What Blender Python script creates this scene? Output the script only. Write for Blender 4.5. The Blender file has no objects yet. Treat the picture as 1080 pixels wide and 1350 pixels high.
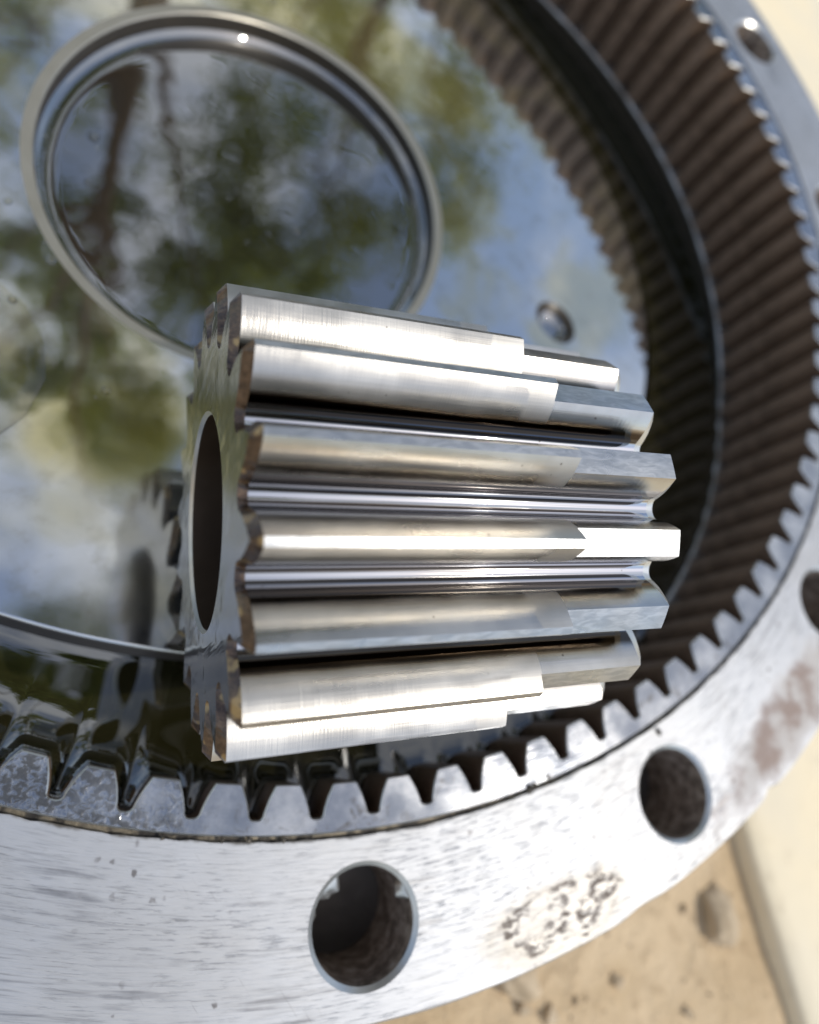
import bpy, bmesh, math, random
from mathutils import Vector, Matrix, noise

PI = math.pi
SC = bpy.context.scene
COL = SC.collection

# ------------------------------------------------------------------ camera
cam_d = bpy.data.cameras.new("camera")
cam = bpy.data.objects.new("camera", cam_d)
COL.objects.link(cam)
cam.matrix_world = Matrix((
    (0.877886, -0.186977, -0.440858, -0.047580),
    (0.000000, 0.920622, -0.390455, -0.197080),
    (0.478870, 0.342775, 0.808201, 0.149853),
    (0, 0, 0, 1)))
cam_d.sensor_fit = 'HORIZONTAL'
cam_d.sensor_width = 36.0
cam_d.lens = 29.85
cam_d.clip_start = 0.005
cam_d.clip_end = 500.0
cam_d.dof.use_dof = True
cam_d.dof.focus_distance = 0.112
cam_d.dof.aperture_fstop = 11.0
SC.camera = cam

# ------------------------------------------------------------------ light
SUN_AZ, SUN_EL = math.radians(-30), math.radians(55)      # azimuth from +x, counter-clockwise
world = bpy.data.worlds.new("World")
SC.world = world
world.use_nodes = True
nt = world.node_tree
nt.nodes.clear()
sky = nt.nodes.new('ShaderNodeTexSky')
sky.sky_type = 'NISHITA'
sky.sun_disc = False
sky.sun_elevation = SUN_EL
sky.sun_rotation = PI / 2 - SUN_AZ
sky.air_density = 1.0
sky.dust_density = 1.3
bg = nt.nodes.new('ShaderNodeBackground')
bg.inputs['Strength'].default_value = 0.15
wo = nt.nodes.new('ShaderNodeOutputWorld')
CLOUD_SHIFT = 1.3
# thin broken cloud all over the sky
tc = nt.nodes.new('ShaderNodeTexCoord')
cn = nt.nodes.new('ShaderNodeTexNoise')
cn.inputs['Scale'].default_value = 2.6
cn.inputs['Detail'].default_value = 6.0
cn.inputs['Roughness'].default_value = 0.6
cn.inputs['Distortion'].default_value = 0.4
cr = nt.nodes.new('ShaderNodeMapRange')
cr.interpolation_type = 'SMOOTHSTEP'
cr.inputs[1].default_value = 0.40; cr.inputs[2].default_value = 0.66
cr.inputs[3].default_value = 0.06; cr.inputs[4].default_value = 0.80
cm = nt.nodes.new('ShaderNodeMix')
cm.data_type = 'RGBA'
cm.inputs[7].default_value = (6.6, 6.8, 7.1, 1)
cmap = nt.nodes.new('ShaderNodeMapping')
cmap.inputs['Location'].default_value = (CLOUD_SHIFT, 0.0, 0.0)
nt.links.new(tc.outputs['Generated'], cmap.inputs['Vector'])
nt.links.new(cmap.outputs['Vector'], cn.inputs['Vector'])
nt.links.new(cn.outputs[0], cr.inputs[0])
nt.links.new(cr.outputs[0], cm.inputs[0])
nt.links.new(sky.outputs[0], cm.inputs[6])
nt.links.new(cm.outputs[2], bg.inputs['Color'])
nt.links.new(bg.outputs[0], wo.inputs['Surface'])

sun_d = bpy.data.lights.new("sun", 'SUN')
sun_d.energy = 2.0
sun_d.angle = math.radians(0.55)
sun_d.color = (1.0, 0.94, 0.84)
sun = bpy.data.objects.new("sun", sun_d)
COL.objects.link(sun)
sdir = Vector((math.cos(SUN_AZ) * math.cos(SUN_EL), math.sin(SUN_AZ) * math.cos(SUN_EL), math.sin(SUN_EL)))
sun.rotation_euler = sdir.to_track_quat('Z', 'Y').to_euler()
sun.location = sdir * 10

SC.view_settings.view_transform = 'Standard'
SC.view_settings.look = 'None'
SC.view_settings.exposure = 0.15
SC.view_settings.gamma = 1.0
SC.view_settings.use_curve_mapping = False
SC.cycles.max_bounces = 10
SC.cycles.glossy_bounces = 6
SC.cycles.caustics_reflective = False
SC.cycles.caustics_refractive = False
SC.cycles.sample_clamp_indirect = 6.0

# ------------------------------------------------------------------ node helper
class NT:
    def __init__(s, name):
        s.m = bpy.data.materials.new(name)
        s.m.use_nodes = True
        s.t = s.m.node_tree
        s.t.nodes.clear()
        s.out = s.t.nodes.new('ShaderNodeOutputMaterial')
    def n(s, typ, **kw):
        nd = s.t.nodes.new(typ)
        for k, v in kw.items():
            setattr(nd, k, v)
        return nd
    def put(s, sock, v):
        if hasattr(v, 'is_output') or isinstance(v, bpy.types.NodeSocket):
            s.t.links.new(v, sock)
        elif isinstance(v, (tuple, list)) and sock.type == 'RGBA' and len(v) == 3:
            sock.default_value = (*v, 1)
        else:
            sock.default_value = v
    def math(s, op, a, b=0.0, c=0.0, clamp=False):
        nd = s.n('ShaderNodeMath', operation=op, use_clamp=clamp)
        s.put(nd.inputs[0], a); s.put(nd.inputs[1], b)
        if op in ('MULTIPLY_ADD', 'SMOOTH_MIN', 'SMOOTH_MAX', 'COMPARE'):
            s.put(nd.inputs[2], c)
        return nd.outputs[0]
    def objco(s):
        return s.n('ShaderNodeTexCoord').outputs['Object']
    def sep(s, v):
        nd = s.n('ShaderNodeSeparateXYZ'); s.put(nd.inputs[0], v)
        return nd.outputs
    def comb(s, x, y, z):
        nd = s.n('ShaderNodeCombineXYZ')
        s.put(nd.inputs[0], x); s.put(nd.inputs[1], y); s.put(nd.inputs[2], z)
        return nd.outputs[0]
    def noise(s, vec, scale, detail=3.0, rough=0.55, dist=0.0):
        nd = s.n('ShaderNodeTexNoise')
        s.put(nd.inputs['Vector'], vec)
        nd.inputs['Scale'].default_value = scale
        nd.inputs['Detail'].default_value = detail
        nd.inputs['Roughness'].default_value = rough
        nd.inputs['Distortion'].default_value = dist
        return nd.outputs[0]
    def voro(s, vec, scale, feature='F1', rnd=1.0):
        nd = s.n('ShaderNodeTexVoronoi', feature=feature)
        s.put(nd.inputs['Vector'], vec)
        nd.inputs['Scale'].default_value = scale
        nd.inputs['Randomness'].default_value = rnd
        return nd.outputs[0]
    def ramp(s, v, a, b, lo=0.0, hi=1.0, smooth=True):
        nd = s.n('ShaderNodeMapRange', interpolation_type='SMOOTHSTEP' if smooth else 'LINEAR')
        s.put(nd.inputs[0], v)
        nd.inputs[1].default_value = a; nd.inputs[2].default_value = b
        nd.inputs[3].default_value = lo; nd.inputs[4].default_value = hi
        return nd.outputs[0]
    def mix(s, fac, a, b):
        nd = s.n('ShaderNodeMix', data_type='RGBA')
        s.put(nd.inputs[0], fac); s.put(nd.inputs[6], a); s.put(nd.inputs[7], b)
        return nd.outputs[2]
    def fmix(s, fac, a, b):
        nd = s.n('ShaderNodeMix', data_type='FLOAT')
        s.put(nd.inputs[0], fac); s.put(nd.inputs[2], a); s.put(nd.inputs[3], b)
        return nd.outputs[0]
    def bump(s, h, strength, dist):
        nd = s.n('ShaderNodeBump')
        nd.inputs['Strength'].default_value = strength
        nd.inputs['Distance'].default_value = dist
        s.put(nd.inputs['Height'], h)
        return nd.outputs[0]
    def bsdf(s, **kw):
        nd = s.n('ShaderNodeBsdfPrincipled')
        names = dict(color='Base Color', metal='Metallic', rough='Roughness', ior='IOR', normal='Normal',
                     coat='Coat Weight', coat_rough='Coat Roughness', coat_ior='Coat IOR', spec='Specular IOR Level',
                     trans='Transmission Weight', aniso='Anisotropic', coat_normal='Coat Normal', alpha='Alpha',
                     coat_tint='Coat Tint')
        for k, v in kw.items():
            s.put(nd.inputs[names[k]], v)
        return nd.outputs[0]
    def done(s, shader):
        s.t.links.new(shader, s.out.inputs['Surface'])
        return s.m

# ------------------------------------------------------------------ materials
def mat_flange():
    k = NT('worn_machined_flange')
    co = k.objco(); x, y, z = k.sep(co)
    ang = k.math('ARCTAN2', y, x)
    r = k.math('SQRT', k.math('ADD', k.math('MULTIPLY', x, x), k.math('MULTIPLY', y, y)))
    arc = k.math('MULTIPLY', ang, 0.22)
    fine = k.noise(k.comb(k.math('MULTIPLY', arc, 90.0), k.math('MULTIPLY', r, 2600.0), 0.0), 1.0, 2.0, 0.6)
    mid = k.noise(k.comb(k.math('MULTIPLY', arc, 45.0), k.math('MULTIPLY', r, 700.0), 3.0), 1.0, 3.0, 0.6, 0.3)
    big = k.noise(co, 28.0, 3.0, 0.6)
    # dark burnished streaks where the lathe marks hold grime
    st = k.math('MULTIPLY', k.ramp(mid, 0.49, 0.68), k.ramp(k.noise(k.comb(k.math('MULTIPLY', arc, 0.5), r, 5.0), 75.0, 4.0, 0.62, 0.5), 0.44, 0.62))
    st2 = k.math('MULTIPLY', k.ramp(fine, 0.52, 0.75), k.ramp(k.noise(co, 60.0, 2.0), 0.38, 0.62))
    col = k.mix(k.math('MULTIPLY', st2, 0.75), (0.44, 0.45, 0.468), (0.17, 0.174, 0.18))
    sme = k.ramp(k.noise(k.comb(k.math('MULTIPLY', arc, 0.7), r, 9.0), 34.0, 5.0, 0.6, 0.8), 0.40, 0.66)
    col = k.mix(k.math('MULTIPLY', sme, 0.42), col, (0.36, 0.355, 0.345))
    scr = k.noise(k.comb(k.math('MULTIPLY', k.math('ADD', x, k.math('MULTIPLY', y, 0.7)), 1900.0), k.math('MULTIPLY', k.math('SUBTRACT', y, k.math('MULTIPLY', x, 0.7)), 75.0), 0.0), 1.0, 2.0)
    scr = k.math('MULTIPLY', k.ramp(scr, 0.66, 0.74), k.ramp(big, 0.50, 0.60))
    col = k.mix(k.math('MULTIPLY', scr, 0.6), col, (0.20, 0.195, 0.19))
    col = k.mix(k.math('MULTIPLY', st, 0.68), col, (0.14, 0.14, 0.145))
    # short dark flecks left by the tool, denser in places
    flk = k.noise(k.comb(k.math('MULTIPLY', arc, 170.0), k.math('MULTIPLY', r, 2100.0), 7.0), 1.0, 3.0, 0.7)
    flz = k.noise(k.comb(arc, r, 2.0), 26.0, 4.0, 0.6, 0.6)
    flm = k.math('MULTIPLY', k.ramp(flk, 0.53, 0.66), k.ramp(flz, 0.40, 0.62, 0.10, 1.0))
    col = k.mix(k.math('MULTIPLY', flm, 0.48), col, (0.11, 0.11, 0.115))
    pat = k.ramp(k.noise(k.comb(k.math('MULTIPLY', arc, 0.8), r, 4.0), 60.0, 5.0, 0.65, 1.0), 0.52, 0.60)
    col = k.mix(k.math('MULTIPLY', pat, 0.10), col, (0.52, 0.52, 0.52))
    # small pits
    pit = k.ramp(k.math('ADD', k.voro(co, 260.0), k.math('MULTIPLY', k.math('SUBTRACT', k.noise(co, 900.0, 2.0), 0.5), 0.35)), 0.20, 0.08)
    pit = k.math('MULTIPLY', pit, k.ramp(k.noise(co, 45.0, 2.0), 0.50, 0.60))
    col = k.mix(k.math('MULTIPLY', pit, 0.8), col, (0.10, 0.09, 0.085))
    # etched stains with their own outline
    def blot(cx, cy, rot, a, b, soft):
        dx = k.math('SUBTRACT', x, cx); dy = k.math('SUBTRACT', y, cy)
        c, s_ = math.cos(rot), math.sin(rot)
        u = k.math('DIVIDE', k.math('ADD', k.math('MULTIPLY', dx, c), k.math('MULTIPLY', dy, s_)), a)
        v = k.math('DIVIDE', k.math('SUBTRACT', k.math('MULTIPLY', dy, c), k.math('MULTIPLY', dx, s_)), b)
        d = k.math('SQRT', k.math('ADD', k.math('MULTIPLY', u, u), k.math('MULTIPLY', v, v)))
        d = k.math('ADD', d, k.math('MULTIPLY', k.math('SUBTRACT', k.noise(co, 170.0, 3.0), 0.5), soft))
        return d
    def polar(R, a):
        return R * math.cos(a), R * math.sin(a)
    cx, cy = polar(0.2305, STAIN_A)
    d1 = blot(cx, cy, STAIN_A + PI / 2, 0.0180, 0.0066, 0.80)
    in1 = k.ramp(d1, 1.02, 0.90)
    crust = k.noise(k.comb(k.math('MULTIPLY', arc, 0.45), r, 0.0), 620.0, 5.0, 0.72, 0.3)
    crust = k.math('MULTIPLY', in1, k.math('MULTIPLY', k.ramp(crust, 0.47, 0.56), k.ramp(k.noise(co, 150.0, 2.0), 0.40, 0.58)))
    rim = k.math('MULTIPLY', k.ramp(d1, 1.30, 1.02), k.ramp(d1, 0.80, 1.0))
    col = k.mix(k.math('MULTIPLY', in1, 0.55), col, (0.40, 0.37, 0.32))
    col = k.mix(k.math('MULTIPLY', rim, 0.45), col, (0.33, 0.30, 0.25))
    col = k.mix(k.math('MULTIPLY', crust, 0.85), col, (0.12, 0.085, 0.06))
    cx, cy = polar(0.2285, STAIN_B)
    d2 = blot(cx, cy, STAIN_B + PI / 2, 0.042, 0.0085, 1.0)
    in2 = k.ramp(d2, 1.25, 0.55)
    col = k.mix(k.math('MULTIPLY', in2, 0.75), col, k.mix(k.ramp(k.noise(co, 110.0, 4.0), 0.42, 0.62), (0.50, 0.46, 0.42), (0.26, 0.17, 0.12)))
    # oily grime along the inner lip
    lip = k.math('ADD', r, k.math('MULTIPLY', k.math('SUBTRACT', k.noise(co, 220.0, 4.0), 0.5), 0.0022))
    lipm = k.ramp(lip, 0.2046, 0.2036)
    lipm = k.math('MULTIPLY', lipm, k.ramp(ang, -1.2, -1.7, 0.35, 1.0))
    col = k.mix(lipm, col, (0.07, 0.06, 0.045))
    dirt = k.math('MAXIMUM', in2, k.math('MAXIMUM', crust, lipm))
    metal = k.fmix(dirt, 0.80, 0.25)
    rough = k.math('ADD', k.fmix(st, 0.52, 0.42), k.math('MULTIPLY', dirt, 0.2))
    h = k.math('ADD', k.math('SUBTRACT', k.math('MULTIPLY', fine, 0.75), k.math('MULTIPLY', flm, 0.5)), k.math('SUBTRACT', k.math('MULTIPLY', mid, 0.5), k.math('MULTIPLY', crust, 0.25)))
    return k.done(k.bsdf(color=col, metal=metal, rough=rough, normal=k.bump(h, 0.30, 0.0004)))

def mat_ringface():
    k = NT('polished_ring_face')
    # shared by the ring land and by every tooth: world-scale pattern through generated object space of the ring
    g = k.n('ShaderNodeNewGeometry').outputs['Position']
    x, y, z = k.sep(g)
    r = k.math('SQRT', k.math('ADD', k.math('MULTIPLY', x, x), k.math('MULTIPLY', y, y)))
    ang = k.math('ARCTAN2', y, x)
    lathe = k.noise(k.comb(k.math('MULTIPLY', ang, 12.0), k.math('MULTIPLY', r, 4200.0), 0.0), 1.0, 2.0)
    mott = k.noise(g, 95.0, 4.0, 0.6)
    col = k.mix(k.ramp(mott, 0.35, 0.68), (0.24, 0.26, 0.295), (0.44, 0.45, 0.465))
    stn = k.math('MULTIPLY', k.ramp(k.noise(g, 230.0, 5.0, 0.65, 0.8), 0.54, 0.64), k.ramp(k.noise(g, 40.0, 2.0), 0.42, 0.58))
    col = k.mix(k.math('MULTIPLY', stn, 0.65), col, (0.12, 0.105, 0.085))
    # splashed oil film, thickest at the near left
    wetz = k.math('ADD', k.math('MULTIPLY', k.math('SUBTRACT', k.noise(g, 120.0, 3.0), 0.5), 0.05), x)
    wet = k.ramp(wetz, -0.005, -0.040)
    blob = k.noise(k.comb(k.math('MULTIPLY', x, 1.0), k.math('MULTIPLY', y, 1.3), z), 620.0, 3.0, 0.6, 0.4)
    bl = k.ramp(blob, 0.44, 0.56)
    wetb = k.math('MULTIPLY', wet, bl)
    col = k.mix(k.math('MULTIPLY', wetb, 0.88), col, (0.06, 0.06, 0.06))
    rough = k.fmix(wet, k.ramp(mott, 0.3, 0.7, 0.15, 0.24), 0.10)
    h = k.math('ADD', k.math('MULTIPLY', lathe, 0.10), k.math('MULTIPLY', k.math('MULTIPLY', wet, blob), 1.1))
    return k.done(k.bsdf(color=col, metal=k.fmix(wetb, 0.9, 0.4), rough=rough, normal=k.bump(h, 0.5, 0.0006)))

def mat_ringwall():
    k = NT('oiled_brown_tooth_steel')
    co = k.objco()
    n1 = k.noise(co, 160.0, 4.0, 0.6)
    x, y, z = k.sep(co)
    ax = k.noise(k.comb(k.math('MULTIPLY', x, 1500.0), k.math('MULTIPLY', y, 1500.0), k.math('MULTIPLY', z, 60.0)), 1.0, 2.0)
    col = k.mix(k.ramp(n1, 0.35, 0.7), (0.28, 0.19, 0.13), (0.18, 0.12, 0.08))
    return k.done(k.bsdf(color=col, metal=0.35, rough=k.ramp(n1, 0.3, 0.7, 0.42, 0.58), coat=0.2, coat_rough=0.2,
                         normal=k.bump(k.math('ADD', n1, ax), 0.15, 0.0005)))

def mat_hole_wall():
    k = NT('grimy_bolt_hole_wall')
    co = k.objco(); x, y, z = k.sep(co)
    n1 = k.noise(co, 330.0, 5.0, 0.65)
    band = k.noise(k.comb(k.math('MULTIPLY', x, 90.0), k.math('MULTIPLY', y, 90.0), k.math('MULTIPLY', z, 1300.0)), 1.0, 2.0)
    col = k.mix(k.ramp(n1, 0.40, 0.62), (0.17, 0.13, 0.10), (0.40, 0.325, 0.26))
    col = k.mix(k.math('MULTIPLY', k.ramp(n1, 0.60, 0.70), 0.7), col, (0.55, 0.50, 0.45))
    return k.done(k.bsdf(color=col, metal=0.25, rough=0.5, normal=k.bump(k.math('ADD', n1, k.math('MULTIPLY', band, 0.6)), 0.6, 0.0005)))

def mat_bright_edge():
    k = NT('bright_deburred_edge')
    co = k.objco()
    n1 = k.noise(co, 260.0, 3.0)
    return k.done(k.bsdf(color=k.mix(n1, (0.45, 0.45, 0.42), (0.7, 0.7, 0.68)), metal=0.9, rough=0.33, normal=k.bump(n1, 0.2, 0.0003)))

def mat_groove():
    k = NT('dirty_groove')
    g = k.objco()
    n1 = k.noise(g, 400.0, 4.0)
    return k.done(k.bsdf(color=k.mix(k.ramp(n1, 0.4, 0.62), (0.035, 0.03, 0.024), (0.20, 0.17, 0.12)), metal=0.4, rough=0.45, normal=k.bump(n1, 0.6, 0.0006)))

def mat_lip():
    k = NT('oily_steel_lip')
    g = k.objco()
    n1 = k.noise(g, 70.0, 4.0, 0.6)
    return k.done(k.bsdf(color=k.mix(k.ramp(n1, 0.35, 0.65), (0.16, 0.14, 0.12), (0.42, 0.41, 0.40)), metal=0.8, rough=0.30, coat=0.4, coat_rough=0.1, normal=k.bump(n1, 0.3, 0.001)))

def mat_cast():
    k = NT('rough_cast_housing')
    co = k.objco()
    n1 = k.noise(co, 90.0, 5.0)
    return k.done(k.bsdf(color=k.mix(n1, (0.10, 0.09, 0.08), (0.24, 0.21, 0.18)), metal=0.4, rough=0.6, normal=k.bump(n1, 0.5, 0.002)))

GX_STEP, GX_END = 0.0488, 0.0719
RT = 0.0398
def mat_flank():
    k = NT('ground_steel_flank')
    co = k.objco(); x, y, z = k.sep(co)
    r = k.math('SQRT', k.math('ADD', k.math('MULTIPLY', y, y), k.math('MULTIPLY', z, z)))
    info = k.n('ShaderNodeObjectInfo').outputs['Random']
    off = k.math('MULTIPLY', info, 3.0)
    # grinding marks run across the face, from root to tip
    g1 = k.noise(k.comb(k.math('MULTIPLY', k.math('ADD', x, off), 5600.0), k.math('MULTIPLY', r, 120.0), off), 1.0, 2.0, 0.6)
    # long rolling marks along the tooth
    g2 = k.noise(k.comb(k.math('MULTIPLY', k.math('ADD', x, off), 55.0), k.math('MULTIPLY', y, 2300.0), k.math('MULTIPLY', z, 2300.0)), 1.0, 3.0, 0.6)
    m1 = k.noise(k.comb(k.math('ADD', x, off), y, z), 75.0, 3.0, 0.6)
    col = k.mix(k.ramp(m1, 0.3, 0.7), (0.45, 0.432, 0.398), (0.575, 0.558, 0.522))
    # contact pattern ends short of the step; beyond the step the tooth is unworn
    wob = k.math('ADD', x, k.math('MULTIPLY', k.math('SUBTRACT', k.noise(k.comb(off, y, z), 260.0, 2.0), 0.5), 0.004))
    band = k.math('MULTIPLY', k.ramp(wob, GX_STEP - 0.0062, GX_STEP - 0.0056), k.ramp(x, GX_STEP + 0.0003, GX_STEP))
    past = k.ramp(x, GX_STEP, GX_STEP + 0.0003)
    rough = k.ramp(m1, 0.3, 0.7, 0.27, 0.38)
    rough = k.fmix(band, rough, 0.44)
    rough = k.fmix(past, rough, 0.22)
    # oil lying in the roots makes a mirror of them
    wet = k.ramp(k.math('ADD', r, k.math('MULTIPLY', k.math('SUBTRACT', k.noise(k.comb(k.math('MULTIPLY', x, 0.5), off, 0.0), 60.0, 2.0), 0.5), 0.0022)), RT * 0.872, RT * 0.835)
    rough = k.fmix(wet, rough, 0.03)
    shade_band = k.ramp(r, RT * 0.775, RT * 0.79)  # pale sky line and dark recess bands beside it painted into the oil colour
    col = k.mix(wet, col, k.mix(shade_band, (0.50, 0.515, 0.55), (0.085, 0.072, 0.06)))
    sm = k.noise(k.comb(k.math('MULTIPLY', k.math('ADD', x, off), 14.0), k.math('MULTIPLY', r, 160.0), off), 1.0, 4.0, 0.6, 0.5)
    smm = k.math('MULTIPLY', k.ramp(sm, 0.50, 0.66), k.ramp(x, GX_STEP - 0.001, GX_STEP - 0.007))
    col = k.mix(k.math('MULTIPLY', smm, 0.45), col, (0.30, 0.245, 0.18))
    rough = k.fmix(k.math('MULTIPLY', smm, 0.6), rough, 0.14)
    pit = k.math('MULTIPLY', k.ramp(k.voro(k.comb(k.math('ADD', x, off), y, z), 330.0), 0.10, 0.04), k.ramp(m1, 0.52, 0.6))
    col = k.mix(k.math('MULTIPLY', pit, 0.8), col, (0.12, 0.10, 0.08))
    dry = k.math('SUBTRACT', 1.0, wet)
    h = k.math('MULTIPLY', k.math('ADD', k.math('MULTIPLY', g1, 0.5), k.math('MULTIPLY', g2, 0.28)), dry)
    return k.done(k.bsdf(color=col, metal=1.0, rough=rough, normal=k.bump(h, 0.32, 0.00018)))

def mat_land():
    k = NT('brushed_tooth_land')
    co = k.objco(); x, y, z = k.sep(co)
    info = k.n('ShaderNodeObjectInfo').outputs['Random']
    s = k.noise(k.comb(k.math('ADD', k.math('MULTIPLY', x, 260.0), k.math('MULTIPLY', info, 40.0)), k.math('MULTIPLY', y, 900.0), 0.0), 1.0, 3.0, 0.6, 0.8)
    m1 = k.noise(k.comb(k.math('ADD', x, info), y, z), 130.0, 3.0)
    col = k.mix(k.ramp(s, 0.35, 0.7), (0.34, 0.355, 0.37), (0.48, 0.49, 0.50))
    return k.done(k.bsdf(color=col, metal=0.95, rough=k.ramp(m1, 0.3, 0.7, 0.26, 0.42), normal=k.bump(s, 0.12, 0.0003)))

def mat_brown():
    k = NT('oil_browned_chamfer')
    co = k.objco()
    info = k.n('ShaderNodeObjectInfo').outputs['Random']
    v = k.n('ShaderNodeVectorMath', operation='ADD'); k.put(v.inputs[0], co); k.put(v.inputs[1], k.comb(info, 0.0, 0.0))
    n1 = k.noise(v.outputs[0], 900.0, 4.0, 0.7)
    n2 = k.noise(v.outputs[0], 240.0, 2.0)
    col = k.mix(k.ramp(n1, 0.35, 0.68), (0.035, 0.021, 0.014), (0.115, 0.072, 0.043))
    col = k.mix(k.math('MULTIPLY', k.ramp(n2, 0.58, 0.66), 0.7), col, (0.42, 0.30, 0.13))
    return k.done(k.bsdf(color=col, metal=0.75, rough=k.ramp(n1, 0.3, 0.7, 0.28, 0.5), coat=0.9, coat_rough=0.05, normal=k.bump(n1, 0.35, 0.0004)))

def mat_gearface():
    k = NT('oiled_gear_end_face')
    co = k.objco(); x, y, z = k.sep(co)
    g = k.n('ShaderNodeNewGeometry').outputs['Position']
    gx, gy, gz = k.sep(g)
    n1 = k.noise(g, 60.0, 3.0, 0.5, 0.8)
    r = k.math('SQRT', k.math('ADD', k.math('MULTIPLY', y, y), k.math('MULTIPLY', z, z)))
    turn = k.noise(k.comb(k.math('MULTIPLY', r, 2600.0), 0.0, 0.0), 1.0, 2.0)
    col = k.mix(k.ramp(n1, 0.35, 0.65), (0.045, 0.045, 0.047), (0.10, 0.097, 0.09))
    col = k.mix(k.math('MULTIPLY', k.ramp(turn, 0.55, 0.7), 0.3), col, (0.22, 0.22, 0.22))
    # oil running down the face
    run = k.noise(k.comb(k.math('MULTIPLY', gy, 260.0), k.math('MULTIPLY', gz, 30.0), 0.0), 1.0, 3.0, 0.5, 0.6)
    amb = k.math('MULTIPLY', k.ramp(run, 0.46, 0.62), k.ramp(gy, -0.150, -0.185))
    col = k.mix(k.math('MULTIPLY', amb, 0.7), col, (0.13, 0.095, 0.035))
    h = k.math('ADD', k.math('ADD', n1, k.math('MULTIPLY', run, 0.5)), k.math('MULTIPLY', turn, 0.02))
    return k.done(k.bsdf(color=col, metal=0.85, rough=k.ramp(n1, 0.3, 0.7, 0.14, 0.24), coat=1.0, coat_rough=0.02, coat_ior=1.5,
                         normal=k.bump(k.math('MULTIPLY', turn, 1.0), 0.10, 0.0003), coat_normal=k.bump(h, 0.22, 0.002)))

def mat_bore():
    k = NT('dark_gear_bore')
    co = k.objco()
    n1 = k.noise(co, 90.0, 3.0)
    return k.done(k.bsdf(color=k.mix(n1, (0.07, 0.048, 0.032), (0.16, 0.115, 0.08)), metal=0.7, rough=0.28, coat=0.4, coat_rough=0.1, normal=k.bump(n1, 0.2, 0.001)))

def mat_oil(name, ior, col):
    k = NT(name)
    co = k.objco()
    n1 = k.noise(co, 38.0, 2.0, 0.45)
    return k.done(k.bsdf(color=col, metal=0.0, rough=0.0, ior=ior, normal=k.bump(n1, 0.05, 0.004)))

def mat_plate():
    k = NT('steel_plate_under_oil_film')
    co = k.n('ShaderNodeNewGeometry').outputs['Position']; x, y, z = k.sep(co)
    n1 = k.noise(co, 26.0, 3.0, 0.55, 0.4)
    n2 = k.noise(co, 140.0, 4.0, 0.6)
    rip = k.noise(co, 24.0, 2.0, 0.4, 0.3)
    def spot(cx, cy, a, b):
        u = k.math('DIVIDE', k.math('SUBTRACT', x, cx), a); v = k.math('DIVIDE', k.math('SUBTRACT', y, cy), b)
        d = k.math('SQRT', k.math('ADD', k.math('MULTIPLY', u, u), k.math('MULTIPLY', v, v)))
        return k.ramp(k.math('ADD', d, k.math('MULTIPLY', k.math('SUBTRACT', n1, 0.5), 1.2)), 1.15, 0.5)
    # amber varnish where old oil has stained the steel
    amber = k.math('MAXIMUM', spot(-0.043, -0.120, 0.020, 0.022), spot(0.01, 0.055, 0.075, 0.030))
    amber = k.math('MAXIMUM', amber, k.math('MULTIPLY', k.ramp(n1, 0.46, 0.62), 0.55))
    s = k.noise(k.comb(k.math('ADD', k.math('MULTIPLY', x, 40.0), k.math('MULTIPLY', y, 20.0)), k.math('ADD', k.math('MULTIPLY', y, 1600.0), k.math('MULTIPLY', x, 1100.0)), 0.0), 1.0, 2.0)
    s = k.math('MULTIPLY', k.ramp(s, 0.62, 0.75), k.ramp(n1, 0.45, 0.6))
    col = k.mix(amber, (0.62, 0.62, 0.605), (0.52, 0.45, 0.21))
    col = k.mix(k.math('MULTIPLY', k.ramp(n2, 0.5, 0.75), 0.35), col, (0.30, 0.26, 0.15))
    col = k.mix(k.math('MULTIPLY', s, 0.5), col, (0.6, 0.58, 0.5))
    # the film is disturbed where the gear displaces it
    dx = k.math('SUBTRACT', x, -0.035); dy = k.math('SUBTRACT', y, -0.150)
    dg = k.math('SQRT', k.math('ADD', k.math('MULTIPLY', dx, dx), k.math('MULTIPLY', k.math('MULTIPLY', dy, dy), 0.35)))
    nearg = k.ramp(dg, 0.024, 0.008)
    wav = k.noise(co, 70.0, 1.0, 0.4, 0.3)
    h = k.math('ADD', rip, k.math('MULTIPLY', k.math('MULTIPLY', wav, nearg), 0.8))
    h = k.math('ADD', h, k.math('MULTIPLY', k.noise(co, 85.0, 2.0), 0.06))
    nb = k.bump(h, 0.075, 0.004)
    return k.done(k.bsdf(color=col, metal=k.fmix(amber, 0.98, 0.88), rough=k.math('ADD', k.ramp(n2, 0.3, 0.8, 0.02, 0.07), k.math('MULTIPLY', nearg, 0.10)), coat=1.0, coat_rough=k.math('MULTIPLY', nearg, 0.06), coat_ior=1.5,
                         normal=nb, coat_normal=nb))

def mat_plate_edge():
    k = NT('plate_rim_steel')
    co = k.objco()
    n1 = k.noise(co, 90.0, 3.0)
    return k.done(k.bsdf(color=k.mix(n1, (0.38, 0.35, 0.28), (0.52, 0.49, 0.42)), metal=0.75, rough=0.34, coat=0.25, coat_rough=0.1, normal=k.bump(n1, 0.15, 0.001)))

def mat_plate_wall():
    k = NT('dark_plate_side')
    co = k.objco()
    n1 = k.noise(co, 120.0, 3.0)
    return k.done(k.bsdf(color=k.mix(n1, (0.022, 0.018, 0.012), (0.055, 0.042, 0.025)), metal=0.2, rough=0.45, coat=0.15, coat_rough=0.2))

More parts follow.
